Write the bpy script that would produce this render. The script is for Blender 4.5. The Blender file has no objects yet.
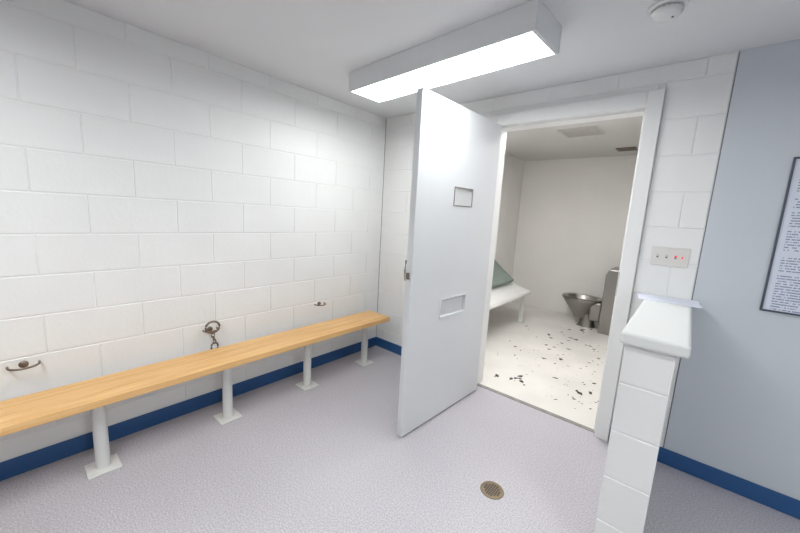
import bpy, bmesh, math, random
from mathutils import Vector, Matrix
random.seed(4)
S=bpy.context.scene
try:
    S.view_settings.view_transform='Standard'; S.view_settings.look='None'
    S.view_settings.exposure=0.0
except Exception as e: print(e)

# ---------------------------------------------------------------- materials
def lin(c): return tuple(((v/255)/12.92 if v/255<=.04045 else ((v/255+.055)/1.055)**2.4) for v in c)+(1,)
def mat(name, col, rough=.5, metal=0, bump=0, bscale=60, var=0, vscale=3, col2=None, spec=.5, emis=None, estr=0, bdist=.002):
    m=bpy.data.materials.new(name); m.use_nodes=True
    nt=m.node_tree; n=nt.nodes; L=nt.links; b=n['Principled BSDF']
    b.inputs['Base Color'].default_value=lin(col); b.inputs['Roughness'].default_value=rough
    b.inputs['Metallic'].default_value=metal; b.inputs['Specular IOR Level'].default_value=spec
    tc=n.new('ShaderNodeTexCoord'); 
    if var:
        ns=n.new('ShaderNodeTexNoise'); ns.inputs['Scale'].default_value=vscale; ns.inputs['Detail'].default_value=4
        L.new(tc.outputs['Object'],ns.inputs['Vector'])
        r=n.new('ShaderNodeValToRGB'); r.color_ramp.elements[0].position=.3; r.color_ramp.elements[1].position=.7
        a=lin(col); c2=lin(col2) if col2 else tuple(v*(1-var) for v in a[:3])+(1,)
        r.color_ramp.elements[0].color=c2; r.color_ramp.elements[1].color=a
        L.new(ns.outputs['Fac'],r.inputs['Fac']); L.new(r.outputs['Color'],b.inputs['Base Color'])
    if bump:
        nb=n.new('ShaderNodeTexNoise'); nb.inputs['Scale'].default_value=bscale; nb.inputs['Detail'].default_value=3
        L.new(tc.outputs['Object'],nb.inputs['Vector'])
        bp=n.new('ShaderNodeBump'); bp.inputs['Strength'].default_value=bump; bp.inputs['Distance'].default_value=bdist
        L.new(nb.outputs['Fac'],bp.inputs['Height']); L.new(bp.outputs['Normal'],b.inputs['Normal'])
    if emis:
        b.inputs['Emission Color'].default_value=lin(emis); b.inputs['Emission Strength'].default_value=estr
    return m
M_block=mat('painted_block_white',(233,233,232),.5,bump=.42,bscale=50,var=.04,vscale=2.5,bdist=.002,spec=.35)
M_blockcell=mat('painted_block_cell',(230,228,224),.55,bump=.25,bscale=45,var=.04,vscale=2)
M_gray=mat('painted_wall_gray',(202,207,213),.5,bump=.1,bscale=140,var=.03)
M_ceil=mat('ceiling_paint',(221,222,224),.7,bump=.1,bscale=90)
M_cellceil=mat('cell_ceiling_paint',(206,205,203),.7,bump=.3,bscale=120)
M_blue=mat('blue_vinyl_base',(38,84,136),.4,bump=.1,bscale=30)
M_door=mat('door_paint',(217,219,221),.6,bump=.1,bscale=25,var=.03,vscale=3,spec=.2)
M_frame=mat('frame_paint',(230,230,229),.4,bump=.1,bscale=40)
M_post=mat('post_paint',(218,218,216),.4,bump=.2,bscale=60)
M_cap=mat('cap_gloss_paint',(220,222,220),.3,bump=.2,bscale=25)
M_housing=mat('lamp_housing',(228,230,231),.4)
M_lens=mat('lamp_lens',(255,255,255),.4,emis=(251,254,253),estr=24)
M_fill_lens=mat('fill_lamp_lens',(255,255,255),.4,emis=(251,254,253),estr=35)  # stronger lens for the unseen fill lamps added to brighten the room
M_lens2=mat('lamp_lens_cell',(255,255,255),.4,emis=(254,252,253),estr=44)
M_steel=mat('stainless_steel',(150,147,143),.3,metal=1,bump=.1,bscale=20)
M_ring=mat('ring_steel',(130,118,108),.4,metal=1)
M_dark=mat('recess_shade',(45,47,52),.8)  # near-black colour standing in for shade inside recesses
M_joint=mat('joint_caulk',(120,124,130),.8)
M_brass=mat('drain_brass',(125,112,92),.42,metal=.9,bump=.3,bscale=80)
M_plastic=mat('white_plastic',(226,227,226),.4)
M_grille=mat('vent_grille_paint',(190,188,182),.5)
M_bunk=mat('bunk_paint',(224,225,222),.4,var=.04)
M_matt=mat('mattress_vinyl',(124,138,130),.5,bump=.4,bscale=12,var=.1,vscale=6,bdist=.01)
M_paper=mat('paper_sheet',(222,226,238),.6)
M_plate=mat('switch_plate_metal',(218,216,212),.4,metal=.1)
M_red=mat('indicator_led_red',(200,20,20),.3,emis=(255,30,15),estr=1.2)
M_pframe=mat('poster_frame_dark',(74,80,96),.4)
M_thr=mat('threshold_paint',(150,146,140),.5,var=.3,vscale=20)
M_hole=mat('screw_metal',(130,128,125),.4,metal=1)
M_chip=mat('floor_chip_dark',(74,68,64),.7,var=.4,vscale=30)

def floor_mat():
    m=bpy.data.materials.new('speckled_vinyl'); m.use_nodes=True; nt=m.node_tree;n=nt.nodes;L=nt.links;b=n['Principled BSDF']
    tc=n.new('ShaderNodeTexCoord')
    v=n.new('ShaderNodeTexNoise'); v.inputs['Scale'].default_value=140; v.inputs['Detail'].default_value=4; v.inputs['Roughness'].default_value=.7
    L.new(tc.outputs['Object'],v.inputs['Vector'])
    r=n.new('ShaderNodeValToRGB'); e=r.color_ramp.elements
    e[0].position=.36; e[0].color=lin((160,156,165)); e[1].position=.64; e[1].color=lin((212,208,212))
    k=e.new(.5); k.color=lin((189,185,191))
    L.new(v.outputs['Fac'],r.inputs['Fac'])
    v2=n.new('ShaderNodeTexNoise'); v2.inputs['Scale'].default_value=1.6; v2.inputs['Detail'].default_value=5
    L.new(tc.outputs['Object'],v2.inputs['Vector'])
    mx=n.new('ShaderNodeMix'); mx.data_type='RGBA'; mx.blend_type='MULTIPLY'; mx.inputs['Factor'].default_value=.15
    L.new(r.outputs['Color'],mx.inputs['A']); L.new(v2.outputs['Fac'],mx.inputs['B'])
    L.new(mx.outputs['Result'],b.inputs['Base Color']); b.inputs['Roughness'].default_value=.42
    return m
M_floor=floor_mat()
M_cellfloor=mat('cell_floor_paint',(228,225,218),.3,var=.14,vscale=2.2)
def wood_mat():
    m=bpy.data.materials.new('varnished_pine'); m.use_nodes=True; nt=m.node_tree;n=nt.nodes;L=nt.links;b=n['Principled BSDF']
    tc=n.new('ShaderNodeTexCoord'); mp=n.new('ShaderNodeMapping'); mp.inputs['Scale'].default_value=(22,1.1,22)
    L.new(tc.outputs['Object'],mp.inputs['Vector'])
    v=n.new('ShaderNodeTexNoise'); v.inputs['Scale'].default_value=2.2; v.inputs['Detail'].default_value=6; v.inputs['Distortion'].default_value=.5
    L.new(mp.outputs['Vector'],v.inputs['Vector'])
    r=n.new('ShaderNodeValToRGB'); e=r.color_ramp.elements
    e[0].position=.3; e[0].color=lin((212,160,98)); e[1].position=.68; e[1].color=lin((234,192,132))
    L.new(v.outputs['Fac'],r.inputs['Fac']); L.new(r.outputs['Color'],b.inputs['Base Color'])
    b.inputs['Roughness'].default_value=.33
    return m
M_wood=wood_mat()
def poster_mat():
    m=bpy.data.materials.new('printed_notice'); m.use_nodes=True; nt=m.node_tree;n=nt.nodes;L=nt.links;b=n['Principled BSDF']
    tc=n.new('ShaderNodeTexCoord'); sp=n.new('ShaderNodeSeparateXYZ'); L.new(tc.outputs['Object'],sp.inputs[0])
    def mth(op,a,bv=None,cv=None):
        q=n.new('ShaderNodeMath'); q.operation=op
        for i,x in enumerate((a,bv,cv)):
            if x is None: continue
            if isinstance(x,(int,float)): q.inputs[i].default_value=x
            else: L.new(x,q.inputs[i])
        return q.outputs[0]
    z=mth('MULTIPLY',sp.outputs['Z'],75.0); fr=mth('FRACT',z); row=mth('FLOOR',z)
    inrow=mth('LESS_THAN',fr,.45)
    cx=n.new('ShaderNodeCombineXYZ'); L.new(mth('MULTIPLY',sp.outputs['X'],110.0),cx.inputs[0]); L.new(mth('MULTIPLY',row,7.3),cx.inputs[1])
    ns=n.new('ShaderNodeTexNoise'); ns.inputs['Scale'].default_value=1; L.new(cx.outputs[0],ns.inputs['Vector'])
    wd=mth('GREATER_THAN',ns.outputs['Fac'],.45)
    cb=n.new('ShaderNodeCombineXYZ'); L.new(mth('MULTIPLY',row,.37),cb.inputs[1])
    n2=n.new('ShaderNodeTexNoise'); n2.inputs['Scale'].default_value=1; L.new(cb.outputs[0],n2.inputs['Vector'])
    para=mth('GREATER_THAN',n2.outputs['Fac'],.42)
    mar=mth('MULTIPLY',mth('GREATER_THAN',sp.outputs['X'],.035),mth('LESS_THAN',sp.outputs['X'],.56))
    t=mth('MULTIPLY',mth('MULTIPLY',mth('MULTIPLY',inrow,wd),para),mar)
    mx=n.new('ShaderNodeMix'); mx.data_type='RGBA'; L.new(t,mx.inputs['Factor'])
    mx.inputs['A'].default_value=lin((216,221,234)); mx.inputs['B'].default_value=lin((140,148,172))
    L.new(mx.outputs['Result'],b.inputs['Base Color']); b.inputs['Roughness'].default_value=.3
    return m
M_poster=poster_mat()
M_glass=mat('window_glass',(200,203,203),.15,spec=.6)

# ---------------------------------------------------------------- helpers
def link(o,parent=None):
    S.collection.objects.link(o)
    if parent is not None: o.parent=parent
    return o
def empty(name,loc=(0,0,0),rz=0):
    e=bpy.data.objects.new(name,None); e.location=loc; e.rotation_euler=(0,0,rz); e.empty_display_size=.1
    return link(e)
def fin(name,bm,m,parent=None,bevel=0,smooth=False,seg=2):
    bmesh.ops.recalc_face_normals(bm,faces=bm.faces)
    me=bpy.data.meshes.new(name); bm.to_mesh(me); bm.free()
    me.materials.append(m)
    if smooth:
        for p in me.polygons: p.use_smooth=True
    o=bpy.data.objects.new(name,me); link(o,parent)
    if bevel:
        md=o.modifiers.new('bevel','BEVEL'); md.width=bevel; md.segments=seg; md.limit_method='ANGLE'
    return o
def addbox(bm,lo,hi):
    vs=[bm.verts.new((x,y,z)) for x in (lo[0],hi[0]) for y in (lo[1],hi[1]) for z in (lo[2],hi[2])]
    for f in ((0,1,3,2),(4,6,7,5),(0,4,5,1),(2,3,7,6),(0,2,6,4),(1,5,7,3)):
        bm.faces.new([vs[i] for i in f])
def box(name,lo,hi,m,parent=None,bevel=0,seg=2):
    bm=bmesh.new(); addbox(bm,lo,hi); return fin(name,bm,m,parent,bevel,seg=seg)
def boxes(name,lst,m,parent=None,bevel=0):
    bm=bmesh.new()
    for lo,hi in lst: addbox(bm,lo,hi)
    return fin(name,bm,m,parent,bevel)
def lathe(name,prof,m,parent=None,loc=(0,0,0),seg=32,axis='Z',sx=1,sy=1):
    bm=bmesh.new(); rings=[]
    for r,z in prof:
        if r<1e-6: rings.append([bm.verts.new((0,0,z))])
        else: rings.append([bm.verts.new((r*sx*math.cos(2*math.pi*i/seg),r*sy*math.sin(2*math.pi*i/seg),z)) for i in range(seg)])
    for a,b in zip(rings,rings[1:]):
        for i in range(seg):
            j=(i+1)%seg
            if len(a)==1 and len(b)==1: continue
            if len(a)==1: bm.faces.new((a[0],b[i],b[j]))
            elif len(b)==1: bm.faces.new((a[i],b[0],a[j]))
            else: bm.faces.new((a[i],b[i],b[j],a[j]))
    if axis=='X': bmesh.ops.rotate(bm,verts=bm.verts,matrix=Matrix.Rotation(math.pi/2,3,'Y'))
    if axis=='Y': bmesh.ops.rotate(bm,verts=bm.verts,matrix=Matrix.Rotation(math.pi/2,3,'X'))
    bmesh.ops.translate(bm,verts=bm.verts,vec=loc)
    o=fin(name,bm,m,parent,smooth=True)
    md=o.modifiers.new('es','EDGE_SPLIT'); md.split_angle=math.radians(40)
    return o
def tube(name,pts,r,m,parent=None,closed=False,seg=10):
    pts=[Vector(p) for p in pts]; bm=bmesh.new(); n=len(pts); rings=[]
    ref=Vector((0,0,1))
    for i,p in enumerate(pts):
        a=pts[(i-1)%n] if (closed or i>0) else p; b=pts[(i+1)%n] if (closed or i<n-1) else p
        t=(b-a).normalized(); s=t.cross(ref)
        if s.length<.05: s=t.cross(Vector((0,1,0)))
        s.normalize(); u=s.cross(t).normalized()
        rings.append([bm.verts.new(p+(s*math.cos(2*math.pi*k/seg)+u*math.sin(2*math.pi*k/seg))*r) for k in range(seg)])
    rng=range(n if closed else n-1)
    for i in rng:
        A=rings[i];B=rings[(i+1)%n]
        for k in range(seg): bm.faces.new((A[k],A[(k+1)%seg],B[(k+1)%seg],B[k]))
    if not closed: bm.faces.new(rings[0]); bm.faces.new(rings[-1])
    return fin(name,bm,m,parent,smooth=True)
def cells(u0,u1,z0,z1,holes):
    us=sorted({u0,u1,*[h[i] for h in holes for i in (0,1) if u0<h[i]<u1]})
    zs=sorted({z0,z1,*[h[i] for h in holes for i in (2,3) if z0<h[i]<z1]})
    out=[]
    for a,b in zip(us,us[1:]):
        for c,d in zip(zs,zs[1:]):
            cu=(a+b)/2; cz=(c+d)/2
            if any(h[0]<cu<h[1] and h[2]<cz<h[3] for h in holes): continue
            out.append((a,b,c,d))
    return out
RH=.2083; BL=.4167
def subtract(rects,h):
    out=[]
    for a,b,c,d in rects:
        if h[0]>=b or h[1]<=a or h[2]>=d or h[3]<=c: out.append((a,b,c,d)); continue
        if a<h[0]: out.append((a,h[0],c,d))
        if b>h[1]: out.append((h[1],b,c,d))
        a2=max(a,h[0]); b2=min(b,h[1])
        if d>h[3]: out.append((a2,b2,h[3],d))
        if c<h[2]: out.append((a2,b2,c,h[2]))
    return out
def block_wall(name,org,U,N,ulen,z0,z1,phase,m,holes=(),thick=.18,dep=.003,gap=.005,bev=.0035,parent=None,rh=RH,bl=BL):
    org=Vector(org);U=Vector(U);N=Vector(N);Z=Vector((0,0,1)); bm=bmesh.new()
    def pt(u,z,n): return org+U*u+Z*z+N*n
    for a,b,c,d in cells(0,ulen,z0,z1,list(holes)):
        vs=[bm.verts.new(pt(u,z,n)) for u in (a,b) for z in (c,d) for n in (-thick,-dep)]
        for f in ((0,1,3,2),(4,6,7,5),(0,4,5,1),(2,3,7,6),(0,2,6,4),(1,5,7,3)): bm.faces.new([vs[i] for i in f])
    k=0
    while k*rh<z1-.005:
        c=max(z0,k*rh); d=min(z1,(k+1)*rh)
        off=(phase+(0 if k%2 else bl/2))%bl - bl
        u=off
        while u<ulen:
            a=max(0,u); b=min(ulen,u+bl); u+=bl
            if b-a<.012 or d-c<.012: continue
            rs=[(a,b,c,d)]
            for h in holes: rs=subtract(rs,h)
            for (ra,rb,rc,rd) in rs:
                if rb-ra<.015 or rd-rc<.015: continue
                g=gap/2; q=g+bev; qv=g*.6+bev*.7; gv=g*.6
                lo=[bm.verts.new(pt(uu,zz,-dep)) for uu,zz in ((ra+gv,rc+g),(rb-gv,rc+g),(rb-gv,rd-g),(ra+gv,rd-g))]
                hi=[bm.verts.new(pt(uu,zz,0)) for uu,zz in ((ra+qv,rc+q),(rb-qv,rc+q),(rb-qv,rd-q),(ra+qv,rd-q))]
                bm.faces.new(hi)
                for i in range(4): bm.faces.new((lo[i],lo[(i+1)%4],hi[(i+1)%4],hi[i]))
        k+=1
    return fin(name,bm,m,parent)

# ---------------------------------------------------------------- dims
XL=-2.48; YB=2.58; YR=-3.0; XR=2.6; H=2.39; WE=.05
CX0=-2.33; CX1=-.22; CY=5.85; CH=2.45; YC=2.73
OX0=-1.262; OX1=-.318; OZ=2.165; FX0=-1.34; FX1=-.235; FZ=2.255

# ---------------------------------------------------------------- room shell
box('floor',(XL-.2,YR-.2,-.1),(XR+.2,YB+.06,0),M_floor)
box('ceiling',(XL-.2,YR-.2,H),(XR+.2,YB+.02,H+.1),M_ceil)
block_wall('wall_left',(XL,YR,0),(0,1,0),(1,0,0),YB-YR,0,H,(.508-YR)%BL,M_block)
block_wall('wall_back',(XL,YB,0),(1,0,0),(0,-1,0),WE-XL,0,H,.33,M_block,holes=[(FX0-XL,FX1-XL,-.01,FZ)],thick=YC-YB)
box('wall_back_gray',(WE+.005,YB-.004,0),(XR,YB+.15,H),M_gray)
box('trim_wall_joint',(WE,YB+.002,0),(WE+.005,YB+.15,H),M_joint)
box('wall_right',(XR,YR,0),(XR+.18,YB+.18,H),M_gray)
box('wall_front',(XL-.18,YR-.18,0),(XR+.18,YR,H),M_block)
bb=.1
box('baseboard_left',(XL,YR,0),(XL+.007,YB,bb),M_blue,bevel=.002)
box('baseboard_back',(XL+.007,YB-.007,0),(FX0-.002,YB,bb),M_blue,bevel=.002)
box('baseboard_back_pier',(FX1+.002,YB-.007,0),(-.141,YB,bb),M_blue,bevel=.002)
box('baseboard_gray',(.021,YB-.012,0),(XR,YB-.004,bb),M_blue,bevel=.002)
box('baseboard_right',(XR-.007,YR,0),(XR,YB-.013,bb),M_blue)
# cell shell
box('floor_cell',(CX0-.2,YB+.06,-.1),(CX1+.2,CY+.2,0),M_cellfloor)
box('ceiling_cell',(CX0-.2,YC,CH),(CX1+.2,CY+.2,CH+.1),M_cellceil)
block_wall('wall_cell_left',(CX0,YC,0),(0,1,0),(1,0,0),CY-YC,0,CH,.1,M_blockcell,gap=.002,bev=.002,dep=.0015)
block_wall('wall_cell_back',(CX0,CY,0),(1,0,0),(0,-1,0),CX1-CX0,0,CH,.2,M_blockcell,gap=.002,bev=.002,dep=.0015)
block_wall('wall_cell_right',(CX1,YC,0),(0,1,0),(-1,0,0),CY-YC,0,CH,.1,M_blockcell,gap=.002,bev=.002,dep=.0015)
bm=bmesh.new()
for a,b,c,d in cells(CX0-.2,CX1+.2,0,CH+.1,[(FX0,FX1,-.01,FZ)]): addbox(bm,(a,YC+.0005,c),(b,YC+.005,d))
fin('wall_cell_front',bm,M_blockcell)

# ---------------------------------------------------------------- door frame
e=empty('door_frame',(0,0,0))
y0=YB-.025
boxes('casing',[((FX0+.001,y0,0),(OX0,YC+.015,FZ-.001)),((OX1,y0,0),(FX1-.001,YC+.015,FZ-.001)),((OX0,y0,OZ),(OX1,YC+.015,FZ-.001))],M_frame,e,.004)
boxes('stop',[((OX0,y0+.055,0),(OX0+.012,YC-.02,OZ)),((OX1-.012,y0+.055,0),(OX1,YC-.02,OZ)),((OX0+.012,y0+.055,OZ-.012),(OX1-.012,YC-.02,OZ))],M_frame,e,.002)
box('threshold',(OX0,YB+.02,-.001),(OX1,YB+.06,.004),M_thr,e,.002)
box('strike_plate',(OX1-.003,y0+.012,1.0),(OX1,y0+.045,1.16),M_ring,e)

# ---------------------------------------------------------------- cell door
DW=.935; DT=.045; DH=2.155
ang=math.atan2(1.577-2.515,-1.245+1.2)
e=empty('cell_door',(-1.202,2.513,0),ang)
def dx(u): return DW-u
wh=(dx(.60),dx(.385),1.53,1.645); fh=(dx(.625),dx(.325),.765,.885)
bm=bmesh.new()
for a,b,c,d in cells(0,DW,.012,DH,[wh,fh]): addbox(bm,(a,-DT,c),(b,0,d))
bmesh.ops.remove_doubles(bm,verts=bm.verts,dist=1e-5)
bm.verts.index_update(); seen={}
for f in list(bm.faces):
    k=tuple(sorted(v.index for v in f.verts)); seen.setdefault(k,[]).append(f)
dup=[f for l in seen.values() if len(l)>1 for f in l]
bmesh.ops.delete(bm,geom=dup,context='FACES')
fin('door_leaf',bm,M_door,e,.002)
def ring(name,h,w,t,y,m):
    a,b,c,d=h
    return boxes(name,[((a-w,y,c-w),(b+w,y+t,c)),((a-w,y,d),(b+w,y+t,d+w)),((a-w,y,c),(a,y+t,d)),((b,y,c),(b+w,y+t,d))],m,e,.0015)
ring('window_trim_in',wh,.005,.004,0.0,M_ring); ring('window_trim_out',wh,.006,.004,-DT-.004,M_ring)
box('window_glass',(wh[0],-.018,wh[2]),(wh[1],-.010,wh[3]),M_glass,e)
ring('slot_trim',fh,.012,.005,0.0,M_door)
box('slot_flap',(fh[0],-.035,fh[2]),(fh[1],-.022,fh[3]),M_door,e,.002)
box('slot_flap_lip',(fh[0]+.02,-.022,fh[3]-.03),(fh[1]-.02,-.012,fh[3]-.012),M_door,e,.003)
box('lock_plate',(dx(.09),-DT-.006,1.0),(dx(.02),-DT,1.2),M_steel,e,.002)
tube('pull_handle',[(dx(.05),-DT-.006,1.03),(dx(.05),-DT-.05,1.04),(dx(.05),-DT-.055,1.1),(dx(.05),-DT-.05,1.16),(dx(.05),-DT-.006,1.17)],.008,M_steel,e)
box('latch_bolt',(DW,-DT+.012,1.06),(DW+.012,-.014,1.10),M_ring,e,.002)
for z in (.25,1.1,1.95):
    lathe('hinge_knuckle',[(0,z-.055),(.008,z-.055),(.008,z+.055),(0,z+.055)],M_door,e,loc=(-.002,-.052,0),seg=12)

# ---------------------------------------------------------------- bench
e=empty('bench')
BX0,BX1=-2.39,-2.10; BY0,BY1=-.75,2.37
w=(BX1-BX0)/3
boxes('seat_boards',[((BX0+i*w+.0004,BY0,.42),(BX0+(i+1)*w-.0004,BY1,.46)) for i in range(3)],M_wood,e,.003)
for i,y in enumerate((-.40,.245,.90,1.535,2.18)):
    lathe('post_%d'%(i+1),[(0,.0),(.031,.0),(.031,.414),(0,.414)],M_post,e,loc=(-2.245,y,0),seg=24)
    box('base_plate_%d'%(i+1),(-2.315,y-.07,0),(-2.175,y+.07,.009),M_post,e,.003)
    box('top_plate_%d'%(i+1),(-2.315,y-.05,.412),(-2.175,y+.05,.42),M_post,e,.001)
    for j,(a,b) in enumerate(((-.052,-.052),(.052,-.052),(.052,.052),(-.052,.052))):
        lathe('bolt_%d_%d'%(i+1,j+1),[(0,.009),(.006,.009),(.005,.012),(0,.013)],M_post,e,loc=(-2.245+a,y+b,0),seg=10)

# ---------------------------------------------------------------- handcuff rings
def cuff_ring(y,z,r,hang=False):
    e=empty('handcuff_wall_ring')
    lathe('mount_plate',[(0,0),(.018,0),(.018,.006),(.010,.012),(0,.012)],M_ring,e,loc=(XL,y,z),axis='X',seg=20)
    pts=[(XL+.004,y-r,z)]+[(XL+.02+r*.95*math.sin(math.pi*t/14),y-r*math.cos(math.pi*t/14),z) for t in range(15)]+[(XL+.004,y+r,z)]
    tube('ring',pts,.005,M_ring,e)
    if hang:
        cx=XL+.055
        tube('cuff_loop',[(cx,y+.045*math.cos(2*math.pi*t/20),z+.028+.04*math.sin(2*math.pi*t/20)) for t in range(20)],.007,M_ring,e,closed=True)
        for k in range(3):
            c=Vector((cx+.003,y+.004*k,z-.03-.024*k))
            if k%2: p=[c+Vector((.009*math.cos(a),0,.016*math.sin(a))) for a in [2*math.pi*t/12 for t in range(12)]]
            else: p=[c+Vector((0,.009*math.cos(a),.016*math.sin(a))) for a in [2*math.pi*t/12 for t in range(12)]]
            tube('chain_link_%d'%(k+1),p,.004,M_ring,e,closed=True,seg=8)
        cz=z-.115; tube('second_cuff_loop',[(cx+.003,y+.008+.022*math.cos(2*math.pi*t/20),cz+.03*math.sin(2*math.pi*t/20)) for t in range(20)],.006,M_ring,e,closed=True)
cuff_ring(.005,.59,.055); cuff_ring(.885,.575,.045,True); cuff_ring(1.81,.605,.05)

# ---------------------------------------------------------------- ceiling lamps
def lamp(x,y,L,W,h,rz,ceil,lens):
    e=empty('ceiling_light',(x,y,ceil),rz)
    boxes('housing',[((-L/2,-W/2,-h),(L/2,-W/2+.012,0)),((-L/2,W/2-.012,-h),(L/2,W/2,0)),((-L/2,-W/2+.012,-h),(-L/2+.02,W/2-.012,0)),((L/2-.02,-W/2+.012,-h),(L/2,W/2-.012,0)),((-L/2+.02,-W/2+.012,-.02),(L/2-.02,W/2-.012,0))],M_housing,e,.002)
    box('lens',(-L/2+.02,-W/2+.012,-h+.004),(L/2-.02,W/2-.012,-h+.012),lens,e)
lamp(-1.28,1.735,1.31,.285,.124,math.radians(-3.2),H,M_lens)
lamp(-1.0,-.6,1.31,.285,.124,0,H,M_fill_lens)  # unseen fill lamp, added behind the camera to brighten the left wall
lamp(1.5,.4,1.31,.285,.124,0,H,M_fill_lens)  # unseen fill lamp, added out of view to lift the gray wall
lamp(-1.25,3.2,1.1,.285,.09,0,CH,M_lens2)

# ---------------------------------------------------------------- smoke detector
e=empty('smoke_detector',(-.215,1.915,H))
lathe('base',[(0,0),(.068,0),(.068,-.012),(.062,-.018),(0,-.018)],M_plastic,e)
lathe('vent_band',[(.046,-.018),(.046,-.028)],M_grille,e)
lathe('dome',[(.055,-.026),(.055,-.034),(.045,-.046),(.025,-.052),(0,-.053)],M_plastic,e)
bm=bmesh.new()
for i in range(16):
    a=2*math.pi*i/16; addbox(bm,(.046*math.cos(a)-.003,.046*math.sin(a)-.003,-.03),(.046*math.cos(a)+.003,.046*math.sin(a)+.003,-.016))
fin('vent_ribs',bm,M_plastic,e)
lathe('indicator',[(.005,-.05),(.004,-.055),(0,-.056)],M_ring,e,loc=(.022,0,0),seg=10)

# ---------------------------------------------------------------- partition
e=empty('wall_partition')
PX0,PX1,PY=-.14,.02,1.56
block_wall('blocks_end',(PX0,PY,0),(1,0,0),(0,-1,0),PX1-PX0,0,1.0,.0,M_block,thick=.05,parent=e,bl=.5)
block_wall('blocks_left',(PX0,PY+.05,0),(0,1,0),(-1,0,0),YB-PY-.05,0,1.0,.3,M_block,thick=.08,parent=e)
block_wall('blocks_right',(PX1,PY+.05,0),(0,1,0),(1,0,0),YB-PY-.05,0,1.0,.3,M_block,thick=.08,parent=e)
box('cap',(-.157,1.525,1.0),(.055,YB,1.05),M_cap,e,.013,seg=4)

e=empty('paper_sheets',(-.055,2.44,1.05),math.radians(8))
box('sheet_1',(-.14,-.105,.0),(.14,.105,.0015),M_paper,e)
o=box('sheet_2',(-.13,-.11,.0015),(.14,.1,.003),M_paper,e); o.rotation_euler=(0,0,math.radians(-7))

# switch plate
e=empty('switch_plate',(-.083,YB,1.287))
box('plate',(-.09,-.006,-.057),(.09,0,.057),M_plate,e,.003)
for i,x in enumerate((-.058,-.015,.028)):
    box('switch_recess_%d'%(i+1),(x-.005,-.007,-.010),(x+.005,-.006,.010),M_hole,e,.0005)
    box('toggle_%d'%(i+1),(x-.004,-.016,.0),(x+.004,-.007,.008),M_red if i==2 else M_plastic,e,.001)
    for zz in (-.045,.045): lathe('plate_screw_%d'%(i+1),[(0,.006),(.003,.006),(.002,.0075),(0,.0075)],M_plate,e,loc=(x,0,zz),axis='Y',seg=8)
box('led',(.055,-.0085,-.006),(.061,-.006,.006),M_red,e)

# poster
e=empty('framed_notice',(.325,YB-.004,1.055))
PW,PH=.60,.78
box('sheet',(.008,-.006,.008),(PW-.008,0,PH-.008),M_poster,e)
boxes('frame',[((0,-.012,0),(PW,0,.009)),((0,-.012,PH-.009),(PW,0,PH)),((0,-.012,.009),(.009,0,PH-.009)),((PW-.009,-.012,.009),(PW,0,PH-.009))],M_pframe,e,.002)

# floor drain
e=empty('floor_drain',(-.624,1.61,0))
lathe('rim',[(0,.001),(.046,.001),(.048,.004),(.060,.004),(.063,.0)],M_brass,e,seg=40)
bm=bmesh.new()
for i in range(-3,4):
    for j in range(-3,4):
        x=i*.0125;y=j*.0125
        if x*x+y*y<.0016:
            addbox(bm,(x-.0045,y-.0045,.001),(x+.0045,y+.0045,.0018))
fin('holes',bm,M_dark,e)  # dark squares on the rim, painted shade of the drain openings

# ---------------------------------------------------------------- chips and stains on the cell floor
bm=bmesh.new()
def blob(x,y,r,ecc,an):
    k=random.randint(7,10); vs=[]
    for i in range(k):
        a=2*math.pi*i/k; rr=r*random.uniform(.5,1.15)
        px=rr*math.cos(a)*ecc; py=rr*math.sin(a)
        vs.append(bm.verts.new((x+px*math.cos(an)-py*math.sin(an),y+px*math.sin(an)+py*math.cos(an),.0012)))
    bm.faces.new(vs)
for cx,cy,sd,nn,rm in ((-1.06,2.95,.045,12,.02),(-.62,3.3,.16,22,.019),(-.8,3.75,.24,26,.02),(-.5,2.98,.14,10,.012),(-1.05,4.5,.3,18,.024),(-.95,5.0,.16,14,.034),(-.5,4.2,.15,8,.018),(-.95,3.2,.3,30,.009),(-.8,4.2,.5,40,.010)):
    for _ in range(nn):
        x=random.gauss(cx,sd); y=random.gauss(cy,sd*1.3)
        if not(-1.6<x<CX1-.05 and YC+.05<y<CY-.1): continue
        blob(x,y,rm*random.uniform(.25,1)**1.3,random.uniform(.8,2.2),random.uniform(0,3.1))
fin('floor_paint_chips',bm,M_chip)

# ---------------------------------------------------------------- cell bunk
e=empty('cell_bunk')
bm=bmesh.new()
prof=[(-1.66,.40),(-1.645,.43),(-1.66,.46),(-1.72,.465),(-1.80,.485),(-2.05,.58),(-2.30,.70),(-2.326,.71),(-2.326,.62),(-2.05,.50),(-1.80,.41)]
ya,yb_=2.95,4.92
A=[bm.verts.new((x,ya,z)) for x,z in prof]; B=[bm.verts.new((x,yb_,z)) for x,z in prof]
bm.faces.new(A); bm.faces.new(B)
for i in range(len(prof)):
    j=(i+1)%len(prof); bm.faces.new((A[i],A[j],B[j],B[i]))
fin('platform',bm,M_bunk,e,.008)
for i,y in enumerate((3.1,4.78)):
    box('leg_%d'%(i+1),(-1.735,y-.025,.0),(-1.685,y+.025,.42),M_bunk,e,.004)
    box('foot_%d'%(i+1),(-1.76,y-.05,0),(-1.66,y+.05,.008),M_bunk,e,.002)
e=empty('mattress')
bm=bmesh.new(); addbox(bm,(0,0,0),(.46,1.65,.07))
bmesh.ops.subdivide_edges(bm,edges=bm.edges,cuts=5,use_grid_fill=True)
o=fin('mattress_pad',bm,M_matt,e,0)
for v in o.data.vertices: v.co.z+=.006*math.sin(v.co.y*9)*math.sin(v.co.x*7)
o.location=(-1.86,3.12,.60); o.rotation_euler=(0,math.radians(180+38),0)
md=o.modifiers.new('b','BEVEL'); md.width=.02; md.segments=3; md.limit_method='ANGLE'

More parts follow.
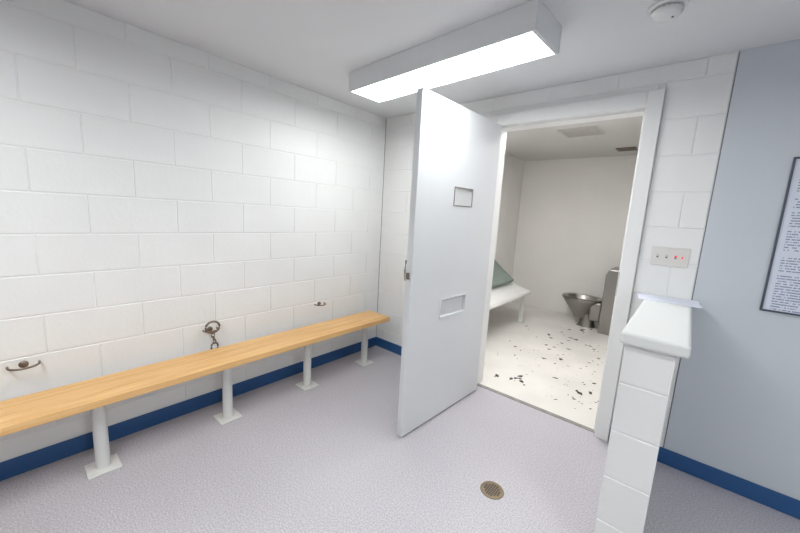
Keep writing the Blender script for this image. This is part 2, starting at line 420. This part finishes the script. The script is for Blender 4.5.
# ---------------------------------------------------------------- toilet
e=empty('steel_toilet',(0,0,0))
X0=-.79; YT0,YT1=5.15,5.6; XE=CX1-.004
bm=bmesh.new()
pr=[(X0,0),(X0,.80),(X0+.03,.88),(XE,.88),(XE,0)]
A=[bm.verts.new((x,YT0,z)) for x,z in pr]; B=[bm.verts.new((x,YT1,z)) for x,z in pr]
bm.faces.new(A); bm.faces.new(B)
for i in range(len(pr)):
    j=(i+1)%len(pr); bm.faces.new((A[i],A[j],B[j],B[i]))
fin('cabinet',bm,M_steel,e,.008)
yc=(YT0+YT1)/2
lathe('bowl',[(.0,.10),(.06,.11),(.10,.17),(.15,.26),(.20,.35),(.225,.39),(.225,.41),(.21,.42),(.17,.415),(.15,.36),(.10,.26),(.0,.22)],M_steel,e,loc=(-1.07,yc,0),sx=1.2,sy=.95,seg=40)
lathe('pedestal',[(.11,0),(.09,.06),(.085,.2),(0,.2)],M_steel,e,loc=(-.98,yc,0),sx=1.1,sy=.8)
box('bowl_neck',(-.95,yc-.13,.12),(X0,yc+.13,.39),M_steel,e,.03,4)
lathe('sink_basin',[(.17,.88),(.17,.888),(.15,.886),(.12,.884),(0,.882)],M_steel,e,loc=(-.48,yc,0))
tube('bubbler',[(-.3,yc,.885),(-.3,yc,.96),(-.33,yc,.985),(-.37,yc,.97)],.012,M_steel,e)
for i in range(2): lathe('push_button_%d'%(i+1),[(0,0),(.018,0),(.016,-.01),(0,-.01)],M_steel,e,loc=(X0,yc-.05+.1*i,.72),axis='X',seg=16)

# ---------------------------------------------------------------- vents
def vent(x,y,wx,wy,m,n):
    e=empty('ceiling_vent',(x,y,CH))
    boxes('vent_frame',[((-wx/2,-wy/2,-.012),(wx/2,-wy/2+.025,0)),((-wx/2,wy/2-.025,-.012),(wx/2,wy/2,0)),((-wx/2,-wy/2+.025,-.012),(-wx/2+.025,wy/2-.025,0)),((wx/2-.025,-wy/2+.025,-.012),(wx/2,wy/2-.025,0))],m,e,.002)
    box('duct_shade',(-wx/2+.025,-wy/2+.025,-.002),(wx/2-.025,wy/2-.025,-.0005),M_dark,e)  # dark sheet above the louvres, stands in for shade in the duct
    bm=bmesh.new()
    for i in range(n):
        yy=-wy/2+.025+(wy-.05)*(i+.5)/n
        addbox(bm,(-wx/2+.025,yy-.004,-.011),(wx/2-.025,yy+.006,-.003))
    fin('louvres',bm,m,e)
vent(-1.08,4.2,.38,.38,M_grille,9)
vent(-.80,5.35,.22,.2,M_ring,6)

# ---------------------------------------------------------------- world + camera
w=bpy.data.worlds.new('world'); S.world=w; w.use_nodes=True
w.node_tree.nodes['Background'].inputs[0].default_value=(.5,.52,.55,1); w.node_tree.nodes['Background'].inputs[1].default_value=.2
F=338.0
Yv=Vector((293,36,-F)).normalized(); Xv=Vector((402,-75,F)); Xv=(Xv-Yv*Xv.dot(Yv)).normalized(); Zv=Xv.cross(Yv)
R=Matrix((Xv,Yv,Zv))
cam=bpy.data.cameras.new('camera'); co=bpy.data.objects.new('camera',cam); S.collection.objects.link(co)
co.matrix_world=Matrix.Translation((0,0,1.45))@R.to_4x4()
cam.sensor_width=36; cam.lens=F/800*36; cam.clip_start=.02
S.camera=co
